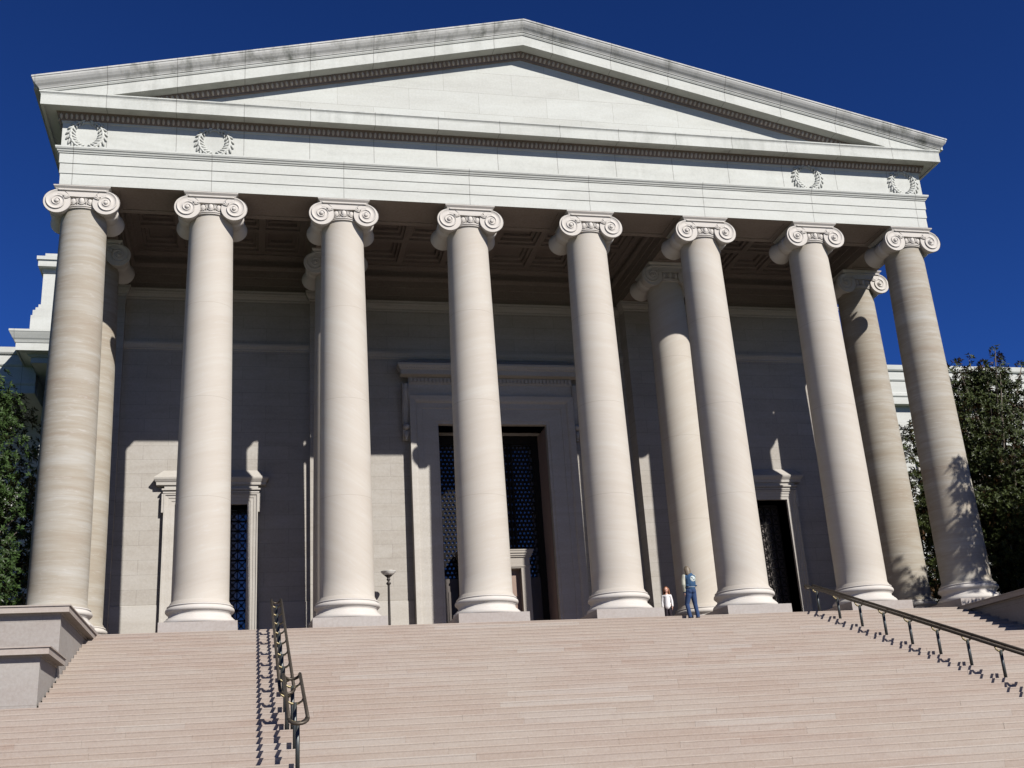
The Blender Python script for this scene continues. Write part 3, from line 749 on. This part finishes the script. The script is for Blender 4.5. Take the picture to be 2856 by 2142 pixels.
# --- wings
def zz(z): return (z+4.69)*1.2134-4.69
for sg in (-1, 1):
    s = MB(); x0, x1 = sorted((sg*25.4, sg*90)); s.box(x0, x1, 22.55, 42, -6.3, 17.3)
    x0, x1 = sorted((sg*19.9, sg*25.4)); s.box(x0, x1, 26.5, 42, -6.3, 17.3); x0, x1 = sorted((sg*19.9, sg*90))
    for z0, z1, o in ((10.50,10.60,.05),(10.2,10.26,.04)):
        s.box(*sorted((sg*25.4, sg*90)), 22.55-o, 22.549, zz(z0), zz(z1))
    wg = s.build("wing", M_wing, B)
    s = MB(); prof = [(-.48,11.66),(.0,11.66),(0,12.0),(.03,12.02),(.06,12.06),(.06,12.13),(.02,12.15),(.02,12.22),(.0,12.26),(0,12.80),(.05,12.84),(.08,12.90),(.05,12.92),(.05,13.25),(.02,13.28),(.02,13.32),(.10,13.34),(.14,13.40),(.16,13.62),(-.4,13.66)]
    s.strip([[(x0, 22.06-o*1.2, zz(z)), (x1, 22.06-o*1.2, zz(z))] for o, z in prof]); q0, q1 = sorted((sg*19.9, sg*25.4)); s.box(q0, q1, 22.64, 26.6, zz(11.66)+.01, 17.3); s.build("wing_cornice", M_ent, wg)
    for k in range(12):
        xx = sg*(26.9+k*5.4)
        s = MB()
        for i in range(14):
            t = i/13; s.ball((xx-.6+t*1.2, 22.5, zz(10.98)-.27*math.sin(PI*t)), (.085,.06,.085), 6, 4)
        for q in (-1, 1):
            for i in range(6): s.ball((xx+q*.63+.04*math.sin(i*2), 22.5, zz(11.02)-.09*i), (.06,.05,.07), 6, 4)
        s.build("garland", M_cap, wg)
    for k in range(11):
        xx = sg*(29.6+k*5.4)
        s = MB(); s.box(xx-.9, xx+.9, 22.52, 22.545, 7, 11.5)
        s.box(xx-1.1, xx-.9, 22.4, 22.55, 6.8, 11.7); s.box(xx+.9, xx+1.1, 22.4, 22.55, 6.8, 11.7); s.box(xx-1.1, xx+1.1, 22.38, 22.55, 11.5, 11.72)
        s.build("blind_window", M_walltrim, wg)

# ---------------------------------------------------------------- handrails
def nose(y): return (y - Y0)/3.0
def handrail(cx, half, off, ya, yb, posts, label, flip=1):
    e = empty("handrail", (cx, (ya+yb)/2, nose((ya+yb)/2))); tag(e, label, "handrail", "bronze handrails on the stairs")
    s = MB()
    L = Vector((0, 1, 1/3)).normalized()
    for sx in (-1, 1):
        x = cx + sx*half
        pts = [(x, ya, nose(ya)+off), (x, yb, nose(yb)+off)]
        s.tube(pts, .035, 8)
        s.tube([(x, ya, nose(ya)+off-.035), (x, yb, nose(yb)+off-.035)], .014, 6)
    for yy, dr in ((ya, 1), (yb, -1)):
        arc = []
        for k in range(9):
            a = PI*k/8; arc.append((cx - half*math.cos(a), yy + dr*.13*math.sin(a), nose(yy) + off - .09*math.sin(a)))
        s.tube(arc, .032, 8)
    P_(s.build("rail_bars", M_rail), e)
    for py in posts:
        k = max(1, math.ceil((Y0 - py)/T)) if py < Y0 else 0
        zt = -RZ*k; zb = nose(py) + off
        s = MB(); s.tube([(cx, py, zt-.02), (cx, py, zb-.13)], .041, 8); s.lathe([(.055,0),(.055,.012),(.036,.02)], 12, (cx, py, zt))
        po = P_(s.build("post", M_post), e)
        s = MB()
        for sx in (-1, 1):
            s.tube([(cx, py, zb-.155), (cx+sx*half*.45, py, zb-.145), (cx+sx*half*.8, py, zb-.11), (cx+sx*half, py, zb-.04)], [.030,.026,.022,.020], 6)
        b = s.build("bracket", M_bracket); b.parent = po; b.location = -Vector(e.location) - (Vector(po.location)) ; b.location = -Vector(e.location) - Vector(po.location)
    return e
posts = [-.91 - 1.26*i for i in range(9)]
handrail(-8.57, .14, .72, -.45, -11.05, posts[:9], "long bronze double handrail left of centre, upper run with brass brackets")
handrail(-8.46, .165, .90, -10.55, -13.85, [-10.99, -12.25, -13.51], "short lower run of bronze double handrail at bottom left of the stairs")
handrail(8.58, .14, .72, -.45, -11.05, posts[:9], "bronze double handrail on the right side of the stairs")
handrail(8.46, .165, .90, -11.5, -13.85, [-12.25, -13.51], "lower bronze handrail run on the right side below the frame edge")

# ---------------------------------------------------------------- torchere lamp
e = empty("floor_lamp", (-4.40, 6.6, 0)); tag(e, "slender dark iron lamp standard with white dish bowl beside the main door", "lamp")
s = MB(); s.lathe([(.20,0),(.20,.05),(.15,.08),(.10,.14),(.06,.22),(.045,.35),(.048,1.2),(.042,2.50),(.05,2.53),(.085,2.56),(.085,2.60),(.05,2.63),(.035,2.66),(.06,2.70),(.075,2.73),(.05,2.76),(.06,2.80),(.12,2.85),(.15,2.88)], 20); s.build("pole", M_lampmetal, e)
s = MB(); s.lathe([(.10,2.86),(.17,2.89),(.24,2.95),(.275,3.01),(.285,3.02),(.265,3.02),(.2,2.97),(.0,2.93)], 28); s.build("bowl", M_bowl, e)
# ---------------------------------------------------------------- people
def remesh(mb, name, mat, parent, vox=.010, smooth=4):
    me = bpy.data.meshes.new("tmp"); me.from_pydata(mb.v, [], mb.f)
    bm = bmesh.new(); bm.from_mesh(me); bmesh.ops.recalc_face_normals(bm, faces=bm.faces); bm.to_mesh(me); bm.free()
    o = bpy.data.objects.new(name, me); COL.objects.link(o)
    m = o.modifiers.new("r", 'REMESH'); m.mode = 'VOXEL'; m.voxel_size = vox; m.use_smooth_shade = True
    m2 = o.modifiers.new("s", 'SMOOTH'); m2.iterations = smooth; m2.factor = .5
    dg = bpy.context.evaluated_depsgraph_get(); dg.update()
    res = bpy.data.meshes.new_from_object(o.evaluated_get(dg)); o.modifiers.clear(); o.data = res; res.name = name
    res.materials.clear(); res.materials.append(mat)
    for p in res.polygons: p.use_smooth = True
    bpy.data.meshes.remove(me); o.parent = parent
    return o
def limb(mb, pts, rs, seg=12):
    P = []; R = []
    for i in range(len(pts)-1):
        for k in range(6):
            t = k/6; P.append(Vector(pts[i]).lerp(Vector(pts[i+1]), t)); R.append(rs[i]*(1-t)+rs[i+1]*t)
    P.append(Vector(pts[-1])); R.append(rs[-1])
    mb.tube(P, R, seg)
    for p, r in zip(pts, rs): mb.ball(p, r, 12, 8)
def hand(mb, w, d, side, fwd, sc=1.0, curl=.35):
    """palm + four fingers + thumb; w wrist, d pointing direction, side = thumb side, fwd = curl direction"""
    w = Vector(w); d = Vector(d).normalized(); side = Vector(side).normalized(); fwd = Vector(fwd).normalized()
    for q in (-.026, -.009, .009, .026):
        mb.tube([w + side*q*.6*sc, w + d*.045*sc + side*q*sc, w + d*.085*sc + side*q*sc], .0125*sc, 8)
    for q, L in ((.028, .066), (.010, .076), (-.008, .070), (-.025, .055)):
        p0 = w + d*.085*sc + side*q*sc; p1 = p0 + (d + fwd*curl*.5)*L*.45*sc; p2 = p1 + (d*.8 + fwd*curl*1.4)*L*.35*sc; p3 = p2 + (d*.5 + fwd*curl*2)*L*.25*sc
        mb.tube([p0, p1, p2, p3], [.0092*sc, .0086*sc, .008*sc, .007*sc], 8)
    t0 = w + d*.03*sc + side*.025*sc; t1 = t0 + (side*.75 + d*.6 + fwd*.3)*.035*sc; t2 = t1 + (d*.9 + side*.2 + fwd*.4)*.03*sc
    mb.tube([t0, t1, t2], [.012*sc, .0105*sc, .008*sc], 8)
M_skin = simple("skin", (.36,.20,.15), .5, 0, .4, .05, 20)
M_denim = simple("denim", (.026,.046,.105), .85, 0, .1, .35, 14)
M_jacket = simple("blue_jacket_wool", (.025,.056,.108), .85, 0, .1, .15, 10)
M_sleeve = simple("cream_leather", (.235,.235,.19), .5, 0, .4, .2, 12)
M_shoe = simple("dark_shoe_leather", (.02,.016,.014), .5, 0, .4, .1, 12)
M_hairb = simple("ash_blonde_hair", (.11,.085,.055), .55, 0, .4, .5, 40)
M_hairr = simple("auburn_hair", (.17,.062,.022), .5, 0, .4, .4, 40)
M_top = simple("white_knit_top", (.44,.43,.43), .85, 0, .1, .05, 20)
M_trouser = simple("black_trousers", (.018,.014,.018), .85, 0, .1, .2, 10)
M_patch = simple("white_patch", (.33,.37,.36), .7, 0, .2, .25, 30)
M_navy = simple("navy_rib_knit", (.02,.035,.075), .85, 0, .1, .2, 20)
M_eye = simple("eye", (.02,.015,.012), .3, 0, .5, 0)
M_lip = simple("lips", (.42,.16,.13), .5, 0, .4, 0)
def face(root, c, f, r, up=Vector((0,0,1))):
    """eyes, brows and mouth for a head centred at c looking along f"""
    c = Vector(c); f = Vector(f).normalized(); rt = f.cross(up).normalized()
    s = MB()
    for q in (-1, 1): s.ball(c + f*r*.86 + rt*q*r*.36 + up*r*.02, r*.11, 8, 6)
    s.build("eyes", M_eye, root)
    s = MB(); s.tube([c + f*r*.90 + rt*q*r*.26 - up*(r*.56 + abs(q)*r*.04) for q in (-1,-.5,0,.5,1)], r*.06, 6); s.build("mouth", M_lip, root)
# adult seen from behind, one foot on the landing's first step
A = empty("person", (4.07, -1.36, -.14), math.radians(4)); tag(A, "adult with long fair hair, blue jacket with cream sleeves and jeans, seen from behind", "person")
s = MB()
limb(s, [(0,0,.88),(0,.0,1.00),(0,.0,1.18),(0,-.005,1.33)], [.11,.11,.125,.10])
limb(s, [(-.01,0,1.34),(-.03,.01,1.40),(-.04,.02,1.44)], [.06,.05,.05])
s.ball((-.045,.025,1.525), (.072,.092,.108), 16, 12)
s.ball((-.05,.115,1.505), (.014,.02,.016), 8, 6); s.ball((-.045,.06,1.46), (.045,.05,.04), 10, 8)
for q in (-1, 1): s.ball((-.045+q*.073,.02,1.515), (.012,.02,.028), 8, 6)
limb(s, [(-.08,0,.86),(-.125,.07,.47),(-.10,.01,.08)], [.085,.055,.038]); limb(s, [(.08,0,.86),(.11,.02,.46),(.14,-.02,.08)], [.085,.055,.038])
limb(s, [(-.16,0,1.31),(-.21,-.03,1.05),(-.185,.03,.82)], [.05,.042,.028]); limb(s, [(.155,0,1.30),(.185,.09,1.07),(.06,.22,.965)], [.045,.04,.028])
hand(s, (-.185,.03,.82), (.02,.12,-1), (.3,1,0), (1,.1,0)); hand(s, (.06,.22,.965), (-.8,.6,.0), (.1,0,1), (-.3,-1,0))
remesh(s, "body", M_skin, A, .0065, 3)
s = MB(); limb(s, [(0,.0,.92),(0,.005,.96)], [.148,.14])
for q, kn, an in ((-1, (-.13,.075,.47), (-.105,.01,.07)), (1, (.115,.02,.46), (.145,-.025,.05))):
    limb(s, [(q*.072,0,.88),(q*.085,.01,.74),kn,((kn[0]+an[0])/2,(kn[1]+an[1])/2-.008,.25),an], [.108,.10,.072,.064,.062])
    s.ball((q*.06,-.05,.86), (.085,.085,.10), 12, 8)
remesh(s, "jeans", M_denim, A, .010, 3)
s = MB(); limb(s, [(0,0,.97),(0,-.005,1.08),(0,-.01,1.22),(0,-.005,1.31)], [.165,.185,.178,.14])
s.ball((0,0,1.26), (.205,.14,.12), 16, 10); s.ball((-.14,0,1.30), (.075,.085,.07), 12, 8); s.ball((.14,0,1.30), (.075,.085,.07), 12, 8)
for k in range(7): s.ball((.14*math.cos(k*.9), -.10+.03*math.sin(k*2.1), 1.01+.012*(k % 3)), (.06,.06,.025), 8, 6)
jk = remesh(s, "jacket", M_jacket, A, .010, 5)
s = MB(); s.lathe([(.152,.945),(.157,.95),(.160,.975),(.165,.99),(.150,.995)], 28); s.build("waistband", M_navy, jk)
s = MB(); s.tube([(.165*math.cos(a), .165*math.sin(a), .968) for a in [2*PI*k/28 for k in range(28)]], .006, 5, closed=True); s.build("stripe", simple("pale_stripe", (.36,.37,.38), .8), jk); s = MB()
s.tube([(.08*math.cos(a)-.025, .07*math.sin(a), 1.392) for a in [2*PI*k/20 for k in range(20)]], .022, 6, closed=True); s.build("collar", M_navy, jk)
for pts, rs in (([(-.175,0,1.31),(-.215,-.01,1.18),(-.232,-.03,1.05),(-.20,.02,.86)], [.075,.068,.066,.048]), ([(.165,.01,1.31),(.190,.05,1.18),(.185,.10,1.07),(.10,.20,.99)], [.075,.064,.060,.046])):
    s = MB(); limb(s, pts, rs); sl = remesh(s, "sleeve", M_sleeve, jk, .010, 3)
    s = MB(); d = (Vector(pts[-1])-Vector(pts[-2])).normalized(); s.tube([Vector(pts[-1])+d*.0, Vector(pts[-1])+d*.05], .042, 12); s.build("cuff", M_navy, sl)
s = MB(); s.ball((.035,-.178,1.215), (.088,.022,.092), 24, 10); em = s.build("emblem", M_patch, jk)
s = MB(); s.ball((.012,-.202,1.235), (.026,.006,.014), 8, 5, Matrix.Rotation(.5, 3, 'Y')); s.ball((.065,-.200,1.19), (.034,.006,.012), 8, 5, Matrix.Rotation(-.5, 3, 'Y')); s.ball((-.012,-.198,1.255), (.012,.006,.012), 8, 5); s.build("emblem_mark", M_navy, em)
for p, nm in (((-.10,.03,.035), "shoe"), ((.145,-.01,.035), "shoe")):
    s = MB(); s.ball((p[0],p[1]-.02,.045), (.045,.06,.045), 12, 8); s.ball((p[0],p[1]+.07,.035), (.043,.10,.035), 12, 8); s.box(p[0]-.038,p[0]+.038,p[1]-.075,p[1]+.14,.0,.022); s.build(nm, M_shoe, A)
s = MB(); s.ball((-.045,.005,1.54), (.088,.100,.108), 16, 12); s.ball((-.04,-.04,1.46), (.085,.06,.10), 12, 8)
for k in range(15):
    a = PI*.08 + PI*1.0*k/14; x = -.045 - .085*math.cos(a); y = .0 - .082*math.sin(a)
    s.tube([(x*1.0, y*.9+.01, 1.57), (x, y-.012, 1.48), (x+.004*math.sin(k*3), y-.022, 1.40), (x*.97, y-.025, 1.35-.02*math.sin(k*5))], [.022,.024,.02,.010], 7)
remesh(s, "hair", M_hairb, A, .009, 1)
# child
G = empty("person", (4.075, .80, 0), math.radians(180-24)); tag(G, "small red-haired girl in a white long-sleeved top and black trousers beside the column", "person")
s = MB()
limb(s, [(0,0,.62),(0,0,.75),(0,0,.88),(0,0,.95)], [.095,.085,.09,.07]); limb(s, [(0,0,.95),(0,.01,1.04)], [.04,.038])
s.ball((0,.015,1.13), (.066,.082,.093), 16, 12); s.ball((0,.098,1.115), (.012,.016,.013), 8, 6); s.ball((0,.05,1.075), (.04,.045,.035), 10, 8)
for q in (-1, 1):
    s.ball((q*.066,.01,1.12), (.010,.017,.024), 8, 6)
    limb(s, [(q*.055,0,.62),(q*.06,.01,.34),(q*.065,-.01,.06)], [.062,.042,.03]); limb(s, [(q*.115,0,.93),(q*.15,-.01,.74),(q*.155,.03,.57)], [.036,.03,.02])
    hand(s, (q*.155,.03,.57), (0,.1,-1), (0,1,0), (-q,0,0), .8)
remesh(s, "body", M_skin, G, .006, 3)
face(G, (0,.015,1.13), (0,1,0), .088)
s = MB(); limb(s, [(0,0,.58),(0,0,.75),(0,0,.90)], [.112,.10,.095]); s.ball((0,0,.92), (.14,.085,.06), 14, 8)
for q in (-1, 1): limb(s, [(q*.12,0,.925),(q*.155,-.01,.75),(q*.16,.028,.585)], [.046,.04,.032])
remesh(s, "long_sleeved_top", M_top, G, .009, 4)
s = MB(); limb(s, [(0,0,.60),(0,0,.58)], [.105,.105])
for q in (-1, 1): limb(s, [(q*.052,0,.56),(q*.06,.01,.34),(q*.065,-.01,.06)], [.072,.054,.05])
remesh(s, "trousers", M_trouser, G, .009, 3)
for q in (-1, 1):
    s = MB(); s.ball((q*.065,.03,.03), (.034,.085,.032), 12, 8); s.box(q*.065-.03, q*.065+.03, -.045, .10, 0, .015); s.build("shoe", M_shoe, G)
s = MB(); s.ball((0,-.005,1.15), (.080,.086,.093), 16, 12)
for k in range(17):
    a = -.35 + (PI+.7)*k/16; x = .082*math.cos(a); y = -.008 - .075*math.sin(a)
    s.tube([(x, y, 1.17), (x*1.12, y-.008, 1.08), (x*1.22, y-.012, 1.00), (x*1.1, y-.015, .93-.015*math.sin(k*4))], [.022,.024,.02,.010], 7)
remesh(s, "hair", M_hairr, G, .009, 1)
# ---------------------------------------------------------------- trees
def leaf_material(name, top, under):
    n = NT(name, .5, .2)
    geo = n.n('ShaderNodeNewGeometry'); r = geo.outputs['Random Per Island']
    a = n.ramp(r, [(0, tuple(x*.55 for x in top)), (.5, top), (1, tuple(min(1, x*1.7) for x in top))])
    b = n.ramp(r, [(0, tuple(x*.6 for x in under)), (1, under)])
    n.color(n.mix(geo.outputs['Backfacing'], a, b))
    rg = n.math('ADD', n.math('MULTIPLY', r, .3), .36); n.l(rg, n.b.inputs['Roughness']); n.b.inputs['Specular IOR Level'].default_value = .14
    return n.m
M_leaf = leaf_material("glossy_evergreen_leaf", (.020,.027,.006), (.050,.027,.011))
M_leaf2 = leaf_material("green_leaf", (.016,.030,.007), (.024,.028,.010))
M_bark = simple("grey_bark", (.10,.085,.07), .9, 0, .1, .35, 12)
def tree(loc, height, crown_z0, rx, ry, label, nros, mat, seed, clumps=70, top_spikes=0, leaf=.15, group="evergreen trees beside the portico"):
    rnd = random.Random(seed)
    e = empty("magnolia_tree", loc); tag(e, label, "tree", group)
    cz = (crown_z0 + height)/2; rz = (height - crown_z0)/2
    cl = []
    for i in range(clumps):
        u = rnd.uniform(-.95, 1); a = rnd.uniform(0, 2*PI); q = math.sqrt(1-u*u)
        k = rnd.uniform(.62, 1.0) if i > clumps*.28 else rnd.uniform(.1, .6)
        taper = 1.0 - .30*max(0, u)
        c = Vector((rx*q*math.cos(a)*k*taper, ry*q*math.sin(a)*k*taper, cz + rz*u*k))
        cl.append((c, rnd.uniform(.55, 1.15)*(rx/4.2)))
    for i in range(top_spikes):
        a = rnd.uniform(0, 2*PI); rr = rnd.uniform(.1, .5)
        for j in range(3): cl.append((Vector((rx*rr*math.cos(a), ry*rr*math.sin(a), height - .8 + j*.45 + rnd.uniform(-.2,.2))), .42 - .10*j))
    s = MB()
    base = Vector((0,0,0)); top = Vector((rnd.uniform(-.3,.3), rnd.uniform(-.3,.3), height*.86))
    tp = [base.lerp(top, i/8) + Vector((.12*math.sin(i*1.7), .12*math.cos(i*2.3), 0)) for i in range(9)]
    s.tube(tp, [.30*(1-.1*i) for i in range(9)], 10)
    tr = s.build("trunk", M_bark, e)
    s = MB()
    for c, r in cl[::2]:
        i = max(1, min(7, int((c.z/height)*7.2))); p = tp[i]
        mid = p.lerp(c, .5) + Vector((0,0,-.15*(c-p).length*.5))
        s.tube([p, mid, c], [.08, .05, .015], 6)
    s.build("limbs", M_bark, e)
    V = []; Fc = []
    tot = sum(r*r for c, r in cl)
    for c, r in cl:
        m = max(4, int(nros*r*r/tot))
        for i in range(m):
            while True:
                d = Vector((rnd.gauss(0,1), rnd.gauss(0,1), rnd.gauss(0,1)))
                if d.length > .1: break
            d.normalize()
            p = c + Vector((d.x*r, d.y*r, d.z*r*.85))*(rnd.uniform(.35, 1.0)**.55)
            if loc[0] < 0 and loc[0] + p.x > -15.75: continue
            out = (d + Vector((0,0,.55)) + Vector((p.x, p.y, 0)).normalized()*.3).normalized()
            a0 = out.orthogonal().normalized(); b0 = out.cross(a0)
            nl = 7
            for k in range(nl):
                an = 2*PI*(k + rnd.uniform(-.25,.25))/nl
                rad = a0*math.cos(an) + b0*math.sin(an)
                tilt = rnd.uniform(.15, .95)
                dl = (rad + out*tilt).normalized(); w = dl.cross(out); 
                if w.length < 1e-3: continue
                w.normalize(); nn = w.cross(dl); L = leaf*rnd.uniform(.7, 1.25); W = L*.21
                q = p + dl*L*.12; o = len(V)
                V += [q, q + dl*L*.45 + w*W + nn*W*.35, q + dl*L*1.0 - nn*L*.10, q + dl*L*.45 - w*W + nn*W*.35, q + dl*L*.5]
                Fc += [(o, o+1, o+4), (o+1, o+2, o+4), (o, o+4, o+3), (o+3, o+4, o+2)]
    me = bpy.data.meshes.new("crown"); me.from_pydata([tuple(v) for v in V], [], Fc); me.update(); me.materials.append(mat)
    o = bpy.data.objects.new("crown", me); COL.objects.link(o); o.parent = e
    return e
tree((20.6, 5.2, -6.3), 17.2, 2.0, 4.9, 3.8, "tall magnolia with bronze-backed leaves rising against the sky right of the last column", 28000, M_leaf, 11, 240, 12, .15)
tree((21.0, -1.2, -6.3), 12.6, 1.0, 3.6, 3.2, "lower dense green evergreen at the right edge in front of the tall magnolia", 20000, M_leaf2, 12, 180, 1, .145)
tree((19.9, -6.6, -6.3), 16.2, 2.5, 3.9, 3.6, "evergreen just beyond the right edge that shades the foot of the last column", 6500, M_leaf2, 13, 90, 1, .20)
tree((-19.9, 1.6, -6.3), 17.0, 0.0, 5.2, 4.4, "dark dense evergreen at the left edge beside the first column", 30000, M_leaf2, 14, 300, 3, .145)
